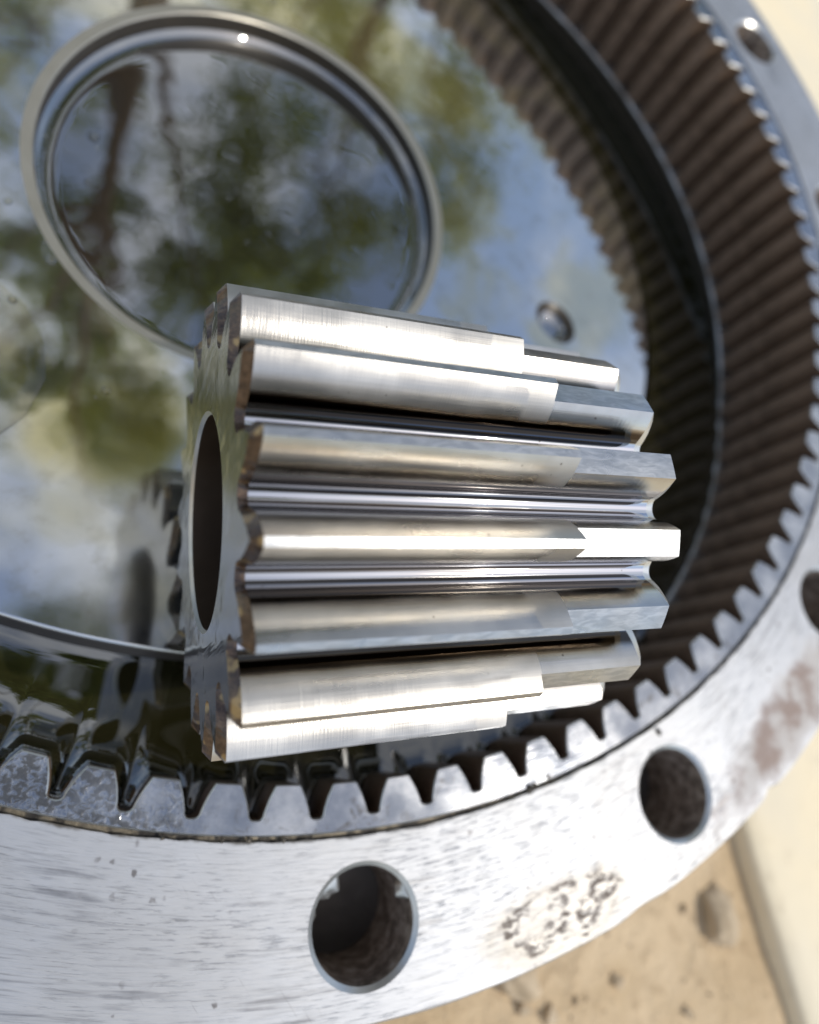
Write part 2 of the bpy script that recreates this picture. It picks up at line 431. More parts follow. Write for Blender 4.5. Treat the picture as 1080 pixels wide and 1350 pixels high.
def mat_bubble():
    k = NT('oil_bubble_film')
    lw = k.n('ShaderNodeFresnel'); lw.inputs['IOR'].default_value = 1.5
    tr = k.n('ShaderNodeBsdfTransparent'); tr.inputs[0].default_value = (0.95, 0.93, 0.85, 1)
    gl = k.n('ShaderNodeBsdfGlossy'); gl.inputs['Roughness'].default_value = 0.02; gl.inputs['Color'].default_value = (1, 1, 1, 1)
    mx = k.n('ShaderNodeMixShader')
    k.put(mx.inputs[0], k.math('MULTIPLY', lw.outputs[0], 1.6, clamp=True)); k.put(mx.inputs[1], tr.outputs[0]); k.put(mx.inputs[2], gl.outputs[0])
    return k.done(mx.outputs[0])

def mat_sand():
    k = NT('dry_sandy_soil')
    co = k.objco()
    n1 = k.noise(co, 18.0, 5.0, 0.6)
    n2 = k.noise(co, 140.0, 5.0, 0.65)
    n3 = k.noise(co, 900.0, 2.0, 0.6)
    col = k.mix(k.ramp(n1, 0.3, 0.7), (0.52, 0.385, 0.23), (0.66, 0.51, 0.33))
    col = k.mix(k.math('MULTIPLY', k.ramp(n2, 0.52, 0.70), 0.55), col, (0.33, 0.225, 0.13))
    col = k.mix(k.math('MULTIPLY', k.ramp(n3, 0.55, 0.75), 0.35), col, (0.62, 0.52, 0.38))
    h = k.math('ADD', k.math('MULTIPLY', n2, 1.0), k.math('MULTIPLY', n3, 0.25))
    return k.done(k.bsdf(color=col, rough=0.95, spec=0.2, normal=k.bump(h, 0.6, 0.006)))

def mat_sheet():
    k = NT('pale_board')
    co = k.objco()
    n1 = k.noise(co, 9.0, 4.0)
    n2 = k.noise(co, 130.0, 4.0)
    col = k.mix(k.ramp(n1, 0.35, 0.7), (0.84, 0.72, 0.50), (0.76, 0.68, 0.52))
    col = k.mix(k.math('MULTIPLY', k.ramp(n2, 0.55, 0.75), 0.25), col, (0.45, 0.36, 0.24))
    return k.done(k.bsdf(color=col, rough=0.8, spec=0.2, normal=k.bump(n2, 0.25, 0.002)))

def mat_stone():
    k = NT('dusty_stone')
    co = k.objco()
    n1 = k.noise(co, 110.0, 4.0)
    col = k.mix(k.ramp(n1, 0.35, 0.68), (0.44, 0.345, 0.23), (0.58, 0.47, 0.33))
    return k.done(k.bsdf(color=col, rough=0.9, spec=0.3, normal=k.bump(n1, 0.5, 0.002)))

def mat_bark():
    k = NT('dark_bark')
    co = k.objco(); x, y, z = k.sep(co)
    n1 = k.noise(k.comb(x, y, k.math('MULTIPLY', z, 0.25)), 22.0, 4.0)
    return k.done(k.bsdf(color=k.mix(n1, (0.045, 0.036, 0.03), (0.13, 0.105, 0.085)), rough=0.9, normal=k.bump(n1, 0.8, 0.02)))

def mat_leaf():
    k = NT('green_leaf')
    co = k.objco()
    n1 = k.noise(co, 1.3, 3.0)
    col = k.mix(k.ramp(n1, 0.35, 0.65), (0.08, 0.135, 0.035), (0.17, 0.205, 0.065))
    b = k.bsdf(color=col, rough=0.5)
    t = k.n('ShaderNodeBsdfTranslucent'); k.put(t.inputs[0], k.mix(0.4, col, (0.34, 0.38, 0.09)))
    mx = k.n('ShaderNodeMixShader'); mx.inputs[0].default_value = 0.5
    k.put(mx.inputs[1], b); k.put(mx.inputs[2], t.outputs[0])
    return k.done(mx.outputs[0])

STAIN_A, STAIN_B = -1.300, -0.872
M = dict(flange=mat_flange(), ringface=mat_ringface(), ringwall=mat_ringwall(), hole=mat_hole_wall(), edge=mat_bright_edge(),
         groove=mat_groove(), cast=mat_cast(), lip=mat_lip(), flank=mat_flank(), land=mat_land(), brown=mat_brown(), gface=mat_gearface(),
         bore=mat_bore(), oil=mat_oil('dark_gear_oil', 1.9, (0.012, 0.011, 0.004)), oil3=mat_oil('gear_oil_boosted_mirror', 2.5, (0.016, 0.015, 0.006)), oil2=mat_oil('clear_oil_over_steel', 3.7, (0.012, 0.011, 0.008)), plate=mat_plate(), prim=mat_plate_edge(), pwall=mat_plate_wall(), bubble=mat_bubble(),
         sand=mat_sand(), sheet=mat_sheet(), stone=mat_stone(), bark=mat_bark(), leaf=mat_leaf())

# ------------------------------------------------------------------ mesh helpers
def mesh_obj(name, verts, faces, mats, parent=None, fm=None, smooth=None):
    me = bpy.data.meshes.new(name)
    me.from_pydata([tuple(v) for v in verts], [], faces)
    for m in mats:
        me.materials.append(M[m])
    if fm:
        me.polygons.foreach_set('material_index', fm)
    if smooth is not None:
        if smooth is True: smooth = [True] * len(faces)
        me.polygons.foreach_set('use_smooth', smooth)
    me.update()
    o = bpy.data.objects.new(name, me)
    COL.objects.link(o)
    if parent: o.parent = parent
    return o
def copy_obj(o, parent=None):
    c = o.copy(); COL.objects.link(c)
    if parent: c.parent = parent
    return c
def empty(name, mw=None):
    o = bpy.data.objects.new(name, None)
    COL.objects.link(o)
    o.empty_display_size = 0.02
    if mw: o.matrix_world = mw
    return o
def tag(o, label=None, cat=None, group=None, kind=None):
    if label: o['label'] = label
    if cat: o['category'] = cat
    if group: o['group'] = group
    if kind: o['kind'] = kind
    return o
def fill_loops(loops):
    """triangulated flat face bounded by closed loops (outer + holes): returns verts, tris"""
    bm = bmesh.new()
    es = []
    for L in loops:
        vs = [bm.verts.new(p) for p in L]
        for i in range(len(vs)):
            es.append(bm.edges.new((vs[i], vs[(i + 1) % len(vs)])))
    bm.verts.index_update()
    bmesh.ops.triangle_fill(bm, use_beauty=True, edges=es, normal=(0, 0, 1))
    bm.verts.index_update()
    V = [v.co.copy() for v in bm.verts]
    F = []
    for f in bm.faces:
        idx = [v.index for v in f.verts]
        a, b, c = V[idx[0]], V[idx[1]], V[idx[2]]
        if (b - a).cross(c - a).z < 0: idx.reverse()
        F.append(idx)
    bm.free()
    return V, F
class Acc:
    def __init__(s): s.V = []; s.F = []; s.m = []; s.s = []
    def add(s, V, F, mi=0, sm=False):
        o = len(s.V); s.V += [Vector(v) for v in V]
        for f in F:
            s.F.append([i + o for i in f]); s.m.append(mi); s.s.append(sm)
    def strip(s, A, B, mi=0, sm=True, closed=True):
        """quads between two equal loops"""
        n = len(A)
        F = []
        for i in range(n if closed else n - 1):
            j = (i + 1) % n
            F.append([i, j, n + j, n + i])
        s.add(list(A) + list(B), F, mi, sm)
    def loft(s, loops, mi=0, sm=True, closed=True):
        n = len(loops[0]); V = []; F = []
        for L in loops: V += list(L)
        for q in range(len(loops) - 1):
            for i in range(n if closed else n - 1):
                j = (i + 1) % n
                F.append([q * n + i, q * n + j, (q + 1) * n + j, (q + 1) * n + i])
        s.add(V, F, mi, sm)
    def build(s, name, mats, parent=None):
        return mesh_obj(name, s.V, s.F, mats, parent, s.m, s.s)
def circ(R, z, n, cx=0.0, cy=0.0, a0=0.0):
    return [Vector((cx + R * math.cos(a0 + 2 * PI * i / n), cy + R * math.sin(a0 + 2 * PI * i / n), z)) for i in range(n)]

# ------------------------------------------------------------------ ground
GZ = -0.072
def ground_h(x, y):
    p = Vector((x, y, 0))
    d = math.hypot(x, y)
    near = max(0.0, 1.0 - d / 1.5)
    return (noise.noise(p * 7.0) * 0.006 + noise.noise(p * 26.0) * 0.0035 * near + noise.noise(p * 75.0) * 0.0016 * near) * min(1.0, 0.35 + near)
def build_ground():
    def axis(c):
        a = [c + (i - 90) * 0.006 for i in range(181)]
        st = 0.012; lo, hi = a[0], a[-1]
        L = []; R_ = []
        while hi < 140:
            lo -= st; hi += st; st *= 1.22
            L.append(lo); R_.append(hi)
        return list(reversed(L)) + a + R_
    X = axis(0.25); Y = axis(-0.1)
    V = []; F = []
    for y in Y:
        for x in X:
            V.append((x, y, GZ + ground_h(x, y)))
    w = len(X)
    for j in range(len(Y) - 1):
        for i in range(w - 1):
            F.append((j * w + i, j * w + i + 1, (j + 1) * w + i + 1, (j + 1) * w + i))
    o = mesh_obj('ground', V, F, ['sand'], smooth=True)
    tag(o, 'dry sandy soil under the housing', kind='structure')
build_ground()

# ------------------------------------------------------------------ ring gear housing
RN = 100
R_TIP, R_ROOT, R_BODY, R_GRV, R_FL0, R_OUT, R_BOLT = 0.1933, 0.2000, 0.2008, 0.2030, 0.2040, 0.2386, 0.2208
RING_M = Matrix(((0.992170, -0.040653, -0.118095, -0.002321),
                 (0.031439, 0.996390, -0.078856, -0.001550),
                 (0.120875, 0.074526, 0.989866, 0.019452),
                 (0, 0, 0, 1)))
housing = empty('gear_housing', RING_M)
tag(housing, 'round steel gear housing with internal teeth and a drilled bolt flange', 'gear housing')
PH0, PITCH = -1.8033, 2 * PI / RN
# root positions measured on the near arc: k-th tooth gap sits at PH0 + k*PITCH
RING_DEPTH = 0.0452

def ring_gap_profile():
    """half tooth + half gap outline of one tooth sector in (angle, radius), from gap centre to gap centre, tooth at angle 0"""
    hp = PITCH / 2
    land = 0.0026 / R_TIP           # half land angle
    g_root = 0.0015 / R_ROOT        # half gap at the bottom
    pts = []
    # gap bottom (flat) -> fillet -> flank -> tip
    fl = []
    for t in [0.0, 0.35, 0.7, 0.9, 1.0]:
        a = PI / 2 * t
        # fillet circle from flat bottom to flank
        fl.append((g_root * (0.35 + 0.65 * math.sin(a)), R_ROOT - 0.0012 * (1 - math.cos(a))))
    for (g, r) in fl:
        pts.append((-hp + g, r))
    a0, r0 = -hp + g_root, R_ROOT - 0.0012
    for i in range(1, 7):
        t = i / 6
        bulge = 0.0012 * math.sin(PI * t) * -0.18
        pts.append((a0 + (-land - a0) * t + bulge / R_TIP, r0 + (R_TIP + 0.0002 - r0) * t))
    pts.append((-land + 0.0003 / R_TIP, R_TIP))
    left = [(-hp, R_ROOT)] + pts
    right = [(-a, r) for (a, r) in reversed(left)]
    return left + right
PROF = ring_gap_profile()

def build_ring_tooth():
    P2 = [(r * math.cos(a), r * math.sin(a)) for (a, r) in PROF]
    hp = PITCH / 2
    back = [(R_BODY * math.cos(a), R_BODY * math.sin(a)) for a in (hp, hp / 2, 0, -hp / 2, -hp)]
    acc = Acc()
    n = len(P2)
    ch = 0.00025
    # top face (slightly inset edge) and walls
    def inset(i):
        a, r = PROF[i]
        return a, r
    top = [Vector((x, y, 0)) for x, y in P2]
    bev = []
    for i in range(n):
        p = Vector(P2[i]); q0 = Vector(P2[max(i - 1, 0)]); q1 = Vector(P2[min(i + 1, n - 1)])
        t = (q1 - q0).normalized()
        nr = Vector((t.y, -t.x))
        bev.append(nr)
    sgn = 1.0
    # outward (into the metal) normal must point to larger radius at the gap centre
    if bev[0].x < 0: sgn = -1.0
    topi = [Vector((P2[i][0] + sgn * bev[i].x * ch, P2[i][1] + sgn * bev[i].y * ch, 0)) for i in range(n)]
    hpv = math.tan(hp)
    topi[0] = Vector((P2[0][0] + ch, math.copysign((P2[0][0] + ch) * hpv, P2[0][1]), 0))
    topi[-1] = Vector((P2[-1][0] + ch, math.copysign((P2[-1][0] + ch) * hpv, P2[-1][1]), 0))
    loop = topi + [Vector((x, y, 0)) for x, y in back]
    V, F = fill_loops([loop])
    acc.add(V, F, 0, False)
    wall = [Vector((x, y, -ch)) for x, y in P2]
    low = [Vector((x, y, -RING_DEPTH)) for x, y in P2]
    def s2(A, B, mi, sm):
        nn = len(A)
        acc.add(A + B, [[i + 1, i, nn + i, nn + i + 1] for i in range(nn - 1)], mi, sm)
    s2(topi, wall, 2, False)
    s2(wall, low, 1, True)
    return acc.build('tooth', ['ringface', 'ringwall', 'edge'], None)

def build_housing():
    # land between tooth roots and groove, groove floor
    acc = Acc(); n = 400
    a0 = PH0
    acc.strip(circ(R_BODY, 0, n, a0=a0), circ(R_GRV - 0.0003, 0, n, a0=a0), 0, False)
    acc.strip(circ(R_GRV - 0.0003, 0, n, a0=a0), circ(R_GRV, -0.0003, n, a0=a0), 1, True)
    acc.strip(circ(R_GRV, -0.0003, n, a0=a0), circ(R_GRV, -0.0013, n, a0=a0), 2, True)
    acc.strip(circ(R_GRV, -0.0013, n, a0=a0), circ(R_FL0 + 0.0004, -0.0013, n, a0=a0), 2, False)
    # flip to face up
    for f in acc.F: f.reverse()
    ring = acc.build('toothed_ring', ['ringface', 'edge', 'groove'], housing)
    t0 = build_ring_tooth()
    for k in range(RN):
        t = t0 if k == 0 else copy_obj(t0)
        t.parent = ring
        t.rotation_euler = (0, 0, PH0 + (k + 0.5) * PITCH)
    # flange with bolt holes
    hol = [-1.504, -1.1095, -0.7080, -0.2900, 0.1300, 0.5250]
    step = (2 * PI - (hol[-1] - hol[0])) / 11
    hol += [hol[5] + step * (i + 1) for i in range(10)]
    RH = 0.0109; CH = 0.0010
    rnd = random.Random(5)
    def ragged(R, n, amp, z, seed):
        out = []
        for i in range(n):
            a = 2 * PI * i / n
            p = Vector((math.cos(a), math.sin(a), seed))
            rr = R + amp * (noise.noise(p * 9) * 0.6 + noise.noise(p * 31) * 0.5)
            # one dented corner on the near right rim
            rr -= 0.0016 * math.exp(-((((a + 0.985 + PI) % (2 * PI)) - PI) / 0.010) ** 2) if seed == 7.0 else 0.0
            rr -= 0.0007 * math.exp(-((((a + 1.21 + PI) % (2 * PI)) - PI) / 0.02) ** 2) if seed == 7.0 else 0.0
            out.append(Vector((rr * math.cos(a), rr * math.sin(a), z)))
        return out
    acc = Acc()
    NO = 720
    outer = ragged(R_OUT - 0.0006, NO, 0.0003, 0.0, 7.0)
    inner = []
    for i in range(NO):
        a = 2 * PI * i / NO
        rr = R_FL0 + 0.00045 * noise.noise(Vector((math.cos(a) * 60, math.sin(a) * 60, 3)))
        inner.append(Vector((rr * math.cos(a), rr * math.sin(a), 0.0)))
    NH = 64
    hl = [circ(RH + CH, 0.0, NH, R_BOLT * math.cos(a), R_BOLT * math.sin(a)) for a in hol]
    V, F = fill_loops([outer, inner] + hl)
    acc.add(V, F, 0, False)
    o2 = ragged(R_OUT, NO, 0.00035, -0.0008, 7.0)
    acc.strip(o2, outer, 0, True)
    acc.strip(circ(R_OUT, -0.024, NO), o2, 2, True)
    acc.strip(inner, [Vector((v.x, v.y, -0.0014)) for v in inner], 1, True)
    for q, a in enumerate(hol):
        cx, cy = R_BOLT * math.cos(a), R_BOLT * math.sin(a)
        L0 = hl[q]
        L1 = circ(RH, -CH * 0.9, NH, cx, cy)
        acc.strip(L0, L1, 3, True)
        acc.loft([L1, circ(RH, -0.010, NH, cx, cy), circ(RH - 0.0002, -0.0105, NH, cx, cy), circ(RH - 0.0002, -0.024, NH, cx, cy), circ(RH - 0.0002, -0.034, NH, cx, cy), circ(0.0004, -0.037, NH, cx, cy)], 4, True)
    bot = circ(R_OUT, -0.024, NO); bi = circ(R_FL0, -0.024, NO)
    hb = [list(reversed(circ(RH - 0.0002, -0.024, NH, R_BOLT * math.cos(a), R_BOLT * math.sin(a)))) for a in hol]
    V, F = fill_loops([bot, bi] + hb)
    acc.add(V, [list(reversed(f)) for f in F], 2, False)
    fl = acc.build('flange', ['flange', 'groove', 'cast', 'edge', 'hole'], housing)
    # torn metal burrs inside the first hole, standing in from its rim
    def burr(hole_a, ang0, ang1, reach, seed):
        cx, cy = R_BOLT * math.cos(hole_a), R_BOLT * math.sin(hole_a)
        n_ = 14; rows = []
        for s_ in range(4):
            row = []
            for i in range(n_):
                t = i / (n_ - 1); a = ang0 + (ang1 - ang0) * t
                prof = math.sin(PI * t) ** 0.55 * (0.85 + 0.3 * noise.noise(Vector((t * 2.5, seed, 0))))
                rr = RH + 0.0004 - reach * max(0.0, prof) * s_ / 3
                row.append(Vector((cx + rr * math.cos(a), cy + rr * math.sin(a), -0.0012 - 0.0022 * (s_ / 3) ** 1.3 + 0.0005 * noise.noise(Vector((t * 7, s_, seed))))))
            rows.append(row)
        acc2 = Acc()
        acc2.loft(rows, 0, True, closed=False)
        low = [[v + Vector((0, 0, -0.0007)) for v in r] for r in rows]
        acc2.loft(list(reversed(low)), 0, True, closed=False)
        acc2.strip(rows[-1], low[-1], 0, True, closed=False)
        acc2.build('burr', ['edge'], housing)
    burr(hol[0], math.radians(118), math.radians(154), 0.0042, 1.0)
    burr(hol[0], math.radians(157), math.radians(180), 0.0017, 2.0)
    burr(hol[0], math.radians(18), math.radians(42), 0.0028, 3.3)
    # crumbs of swarf lodged in the groove
    def crumb(ang, R, s, seed):
        me = bmesh.new()
        bmesh.ops.create_icosphere(me, subdivisions=2, radius=1.0)
        for v in me.verts:
            d = 1 + 0.55 * noise.noise(v.co * 1.7 + Vector((seed, 0, 0)))
            v.co = Vector((v.co.x * s * d, v.co.y * s * 0.7 * d, v.co.z * s * 0.6 * d + s * 0.2))
        m_ = bpy.data.meshes.new('swarf'); me.to_mesh(m_); me.free()
        m_.materials.append(M['groove'])
        o = bpy.data.objects.new('swarf', m_); COL.objects.link(o); o.parent = housing
        o.location = (R * math.cos(ang), R * math.sin(ang), 0.0)
        o.rotation_euler = (0, 0, ang)
    for a, R, s, sd in ((-1.297, 0.2031, 0.0011, 1), (-1.289, 0.2028, 0.0007, 5), (-1.268, 0.2022, 0.0006, 9), (-1.0925, 0.2058, 0.0010, 13),
                        (-1.62, 0.2036, 0.0007, 17), (-1.645, 0.2037, 0.0005, 21), (-1.585, 0.2036, 0.0006, 25), (-1.70, 0.2038, 0.0005, 29)):
        crumb(a, R, s, sd)
    # steel lip under the teeth and the smooth dark wall below it
    acc = Acc(); n = 400
    def lip_h(a):        # rests on the step below the teeth, riding up where the step is drowned in oil
        sub = RING_M[2][0] * math.cos(a) * 0.1925 + RING_M[2][1] * math.sin(a) * 0.1925 + RING_M[2][3]
        return max(-0.0462, min((-0.0085 - sub) / RING_M[2][2] + 0.0006, -0.0330))
    def lring(R, dz):
        return [Vector((R * math.cos(2 * PI * i / n), R * math.sin(2 * PI * i / n), lip_h(2 * PI * i / n) + dz)) for i in range(n)]
    lp = []
    for q in range(9):
        t = PI * (0.5 - q / 8)
        lp.append(lring(0.1934 - 0.0012 * math.cos(t), 0.0012 * math.sin(t)))
    acc.strip(lring(0.2012, 0.0012), lp[0], 0, False)
    acc.loft(lp, 0, True)
    for f in acc.F: f.reverse()
    acc.build('lip', ['lip'], housing)
    acc = Acc()
    acc.strip(circ(0.1936, -0.0474, n), circ(0.1936, -0.0900, n), 0, True)
    for f in acc.F: f.reverse()
    acc.build('inner_wall', ['pwall'], housing)
    # cast body below the flange
    acc = Acc(); n = 200
    prof = [(R_FL0 + 0.002, -0.020), (R_OUT - 0.0005, -0.0245), (R_OUT - 0.001, -0.060), (R_OUT - 0.002, -0.125), (0.0, -0.125)]
    acc.loft([circ(max(r, 0.001), z, n) for r, z in prof], 0, True)
    for f in acc.F: f.reverse()
    acc.build('body', ['cast'], housing)
build_housing()

# ------------------------------------------------------------------ plate with the big hole
PC, PR, PT = Vector((-0.0189, -0.0061, 0)), 0.1624, 0.020
HC, HA, HB, HROT = Vector((-0.01468, -0.02569, 0)), 0.0691, 0.0568, math.radians(-111.9)
Z_OIL, Z_HOLE = -0.0085, -0.0072
def ell(scale_off, z, n=160):
    out = []
    for i in range(n):
        a = 2 * PI * i / n
        u, v = (HA + scale_off) * math.cos(a), (HB + scale_off) * math.sin(a)
        out.append(Vector((HC.x + u * math.cos(HROT) - v * math.sin(HROT), HC.y + u * math.sin(HROT) + v * math.cos(HROT), z)))
    return out
def build_plate():
    root = empty('drive_plate', Matrix.Translation((PC.x, PC.y, -PT)))
    tag(root, 'oil-filmed steel plate with one large round hole lying inside the toothed ring', 'steel plate')
    T = Matrix.Translation((-PC.x, -PC.y, PT))
    acc = Acc(); n = 320
    sm = Vector((0.0945, -0.0378, 0))
    rim = [(0.0, 0.0)]
    outer = circ(PR - 0.0007, 0, n, PC.x, PC.y)
    hole = ell(0.0030, 0.0)
    small = circ(0.0088, 0.0, 40, sm.x, sm.y)
    V, F = fill_loops([outer, hole, small])
    acc.add(V, F, 0, False)
    loops = []
    for t in (0.0, 0.25, 0.5, 0.75, 1.0):
        a = t * PI / 2
        loops.append(circ(PR - 0.0007 + 0.0007 * math.sin(a), -0.0007 * (1 - math.cos(a)), n, PC.x, PC.y))
    acc.loft(list(reversed(loops)), 0, True)
    acc.strip(circ(PR, -PT, n, PC.x, PC.y), loops[-1], 2, True)
    acc.loft([small, circ(0.0066, -0.0016, 40, sm.x, sm.y)], 2, True)
    acc.loft([circ(0.0066, -0.0016, 40, sm.x, sm.y), circ(0.0066, -PT, 40, sm.x, sm.y)], 2, True)
    acc.V = [T @ v for v in acc.V]
    acc.build('plate_surface', ['plate', 'prim', 'pwall'], root)
    acc = Acc()
    loops = []
    loops = [ell(0.0030, 0.0), ell(0.0004, -0.0003), ell(0.0001, -0.0005), ell(0.0, -0.0008)]
    acc.strip(loops[0], loops[1], 0, False)
    acc.loft(loops[1:], 0, True)
    acc.strip(loops[-1], ell(0.0, -PT), 1, True)
    acc.V = [T @ v for v in acc.V]
    acc.build('hole_rim', ['prim', 'pwall'], root)
build_plate()

# ------------------------------------------------------------------ oil
def build_oil():
    acc = Acc()
    # distance to the tooth outline for one pitch
    outl = []
    for s in (-1, 0, 1):
        for (a, r) in PROF:
            outl.append((a + s * PITCH, r))
    dense = []
    for i in range(len(outl) - 1):
        for t in (0, .25, .5, .75):
            a = outl[i][0] + (outl[i + 1][0] - outl[i][0]) * t; r = outl[i][1] + (outl[i + 1][1] - outl[i][1]) * t
            dense.append((a, r))
    def tip_r(a):       # metal starts at this radius
        best = R_ROOT
        a = (a + PITCH / 2) % PITCH - PITCH / 2
        for i in range(len(PROF) - 1):
            a0, r0 = PROF[i]; a1, r1 = PROF[i + 1]
            if a0 <= a <= a1 and a1 > a0:
                return r0 + (r1 - r0) * (a - a0) / (a1 - a0)
        return best
    NA, rads = 24, [0.155 + 0.0012 * i for i in range(24)] + [0.1832 + 0.0006 * i for i in range(30)]
    tab = []
    for j, r in enumerate(rads):
        row = []
        for i in range(NA):
            a = -PITCH / 2 + PITCH * i / NA
            if r >= tip_r(a): d = 0.0
            else: d = math.sqrt(min((r - r2) ** 2 + (R_TIP * (a - a2)) ** 2 for a2, r2 in dense))
            row.append(math.exp(-d / 0.0028))
        tab.append(row)
    NT_ = NA * RN
    V = []; F = []
    for j, r in enumerate(rads):
        for k in range(NT_):
            a = PH0 + 2 * PI * k / NT_
            x, y = r * math.cos(a), r * math.sin(a)
            dp = math.hypot(x - PC.x, y - PC.y) - PR
            aw = (a + PI) % (2 * PI) - PI
            amp = 0.0014 + 0.0030 * max(0.0, min(1.0, (-1.62 - aw) / 0.10))
            zz = Z_OIL + amp * tab[j][(k + NA // 2) % NA]
            zz += 0.0003 * math.exp(-max(dp, 0) / 0.0012)
            V.append((x, y, zz))
    for j in range(len(rads) - 1):
        for k in range(NT_):
            k2 = (k + 1) % NT_
            F.append((j * NT_ + k, (j + 1) * NT_ + k, (j + 1) * NT_ + k2, j * NT_ + k2))
    acc.add(V, F, 0, True)
    # near left: same oil, its reflection strengthened to look brighter
    for q in range(len(F)):
        k = q % NT_
        aw = (PH0 + 2 * PI * (k + 0.5) / NT_ + PI) % (2 * PI) - PI
        if aw < -1.69 : acc.m[q] = 2
    # oil standing in the big hole
    loops = []
    offs = [-0.055, -0.05, -0.04, -0.03, -0.022, -0.016, -0.012] + [-0.009 + 0.0006 * i for i in range(17)]
    for o in offs:
        loops.append(ell(o, Z_HOLE + 0.0018 * math.exp(min(o, 0.0) / 0.0013)))
    acc.loft(loops, 1, True)
    n = len(loops[0])
    acc.add(loops[0], [list(range(n))], 1, True)
    # and in the small drilled hole
    L = [circ(r * 1.32, -0.0045 + 0.0016 * math.exp((r - 0.005) / 0.0012), 40, 0.0945, -0.0378) for r in (0.0005, 0.0015, 0.0025, 0.0035, 0.0042, 0.0047, 0.0052)]
    acc.loft(L, 1, True); acc.add(L[0], [list(range(40))], 1, True)
    o = acc.build('oil', ['oil', 'oil2', 'oil3'])
    bm = bmesh.new(); bm.from_mesh(o.data); bmesh.ops.recalc_face_normals(bm, faces=bm.faces)
    up = sum((f.normal.z * f.calc_area() for f in bm.faces))
    bm.to_mesh(o.data); bm.free()
    tag(o, 'dark gear oil pooled inside the toothed ring', kind='structure')
    # bubbles floating on it
    me = bpy.data.meshes.new('bubble')
    V = []; F = []; nr, ns = 5, 16
    for i in range(nr + 1):
        t = i / nr * PI / 2
        for k in range(ns):
            a = 2 * PI * k / ns
            V.append((math.cos(t) * math.cos(a), math.cos(t) * math.sin(a), 0.75 * math.sin(t)))
    for i in range(nr):
        for k in range(ns):
            k2 = (k + 1) % ns
            F.append((i * ns + k, i * ns + k2, (i + 1) * ns + k2, (i + 1) * ns + k))
    me.from_pydata(V, [], F); me.polygons.foreach_set('use_smooth', [True] * len(F)); me.materials.append(M['bubble']); me.update()
    def bub(x, y, z, s, flat=1.0):
        b = bpy.data.objects.new('bubble', me); COL.objects.link(b)
        b.parent = o; b.location = (x, y, z); b.scale = (s, s, s * flat)
    for (x, y, z, s, f_) in BUBBLES:
        bub(x, y, z, s, f_)
BUBBLES = [(-0.0825, -0.1115, 0.0002, 0.0250, 0.08)]
for (x_, y_, s_) in ((-0.0020, -0.0347, 1.7), (-0.0349, -0.0263, 1.3), (-0.0233, -0.0320, 0.8), (-0.0490, -0.0368, 0.9), (-0.0464, -0.0194, 0.8),
                     (-0.0608, -0.0293, 1.4), (-0.0594, -0.0455, 1.0), (-0.0163, -0.0462, 0.7), (-0.0104, -0.0398, 0.9), (-0.030, -0.018, 0.6), (-0.04, -0.03, 0.5)):
    BUBBLES.append((x_, y_, Z_HOLE, s_ * 0.0010, 0.9))
for (x_, y_, s_) in ((-0.0452, -0.1105, 1.2), (-0.0623, -0.0794, 1.4), (-0.0676, -0.0935, 1.1), (-0.0588, -0.0403, 0.7), (-0.0739, -0.0669, 1.0),
                     (-0.0189, 0.0537, 1.2), (-0.0704, -0.0431, 0.7), (-0.0132, -0.0688, 0.6), (-0.047, -0.1130, 0.5), (-0.0645, -0.0750, 0.6)):
    BUBBLES.append((x_, y_, 0.0, s_ * 0.0009, 0.9))
build_oil()

# ------------------------------------------------------------------ loose gear
GN = 18
G_FORM = [(1.0, 0.95), (0.978, 1.95), (0.945, 3.30), (0.91, 4.45), (0.875, 5.35), (0.84, 6.05), (0.80, 6.65), (0.775, 7.0)]
def gear_half(r):
    """half tooth thickness angle at radius r (rounded tip, hollow flank into the root)"""
    q = r / RT
    for k in range(len(G_FORM) - 1):
        (r0, a0), (r1, a1) = G_FORM[k], G_FORM[k + 1]
        if q >= r1 or k == len(G_FORM) - 2:
            h = r1 - r0
            def slope(m):
                if m <= 0: return (G_FORM[1][1] - G_FORM[0][1]) / (G_FORM[1][0] - G_FORM[0][0])
                if m >= len(G_FORM) - 1: m = len(G_FORM) - 2
                return (G_FORM[m + 1][1] - G_FORM[m - 1][1]) / (G_FORM[m + 1][0] - G_FORM[m - 1][0])
            t = (q - r0) / h
            m0, m1 = slope(k) * h, slope(k + 1) * h
            v = (2 * t ** 3 - 3 * t * t + 1) * a0 + (t ** 3 - 2 * t * t + t) * m0 + (-2 * t ** 3 + 3 * t * t) * a1 + (t ** 3 - t * t) * m1
            return math.radians(v)
    return math.radians(G_FORM[-1][1])
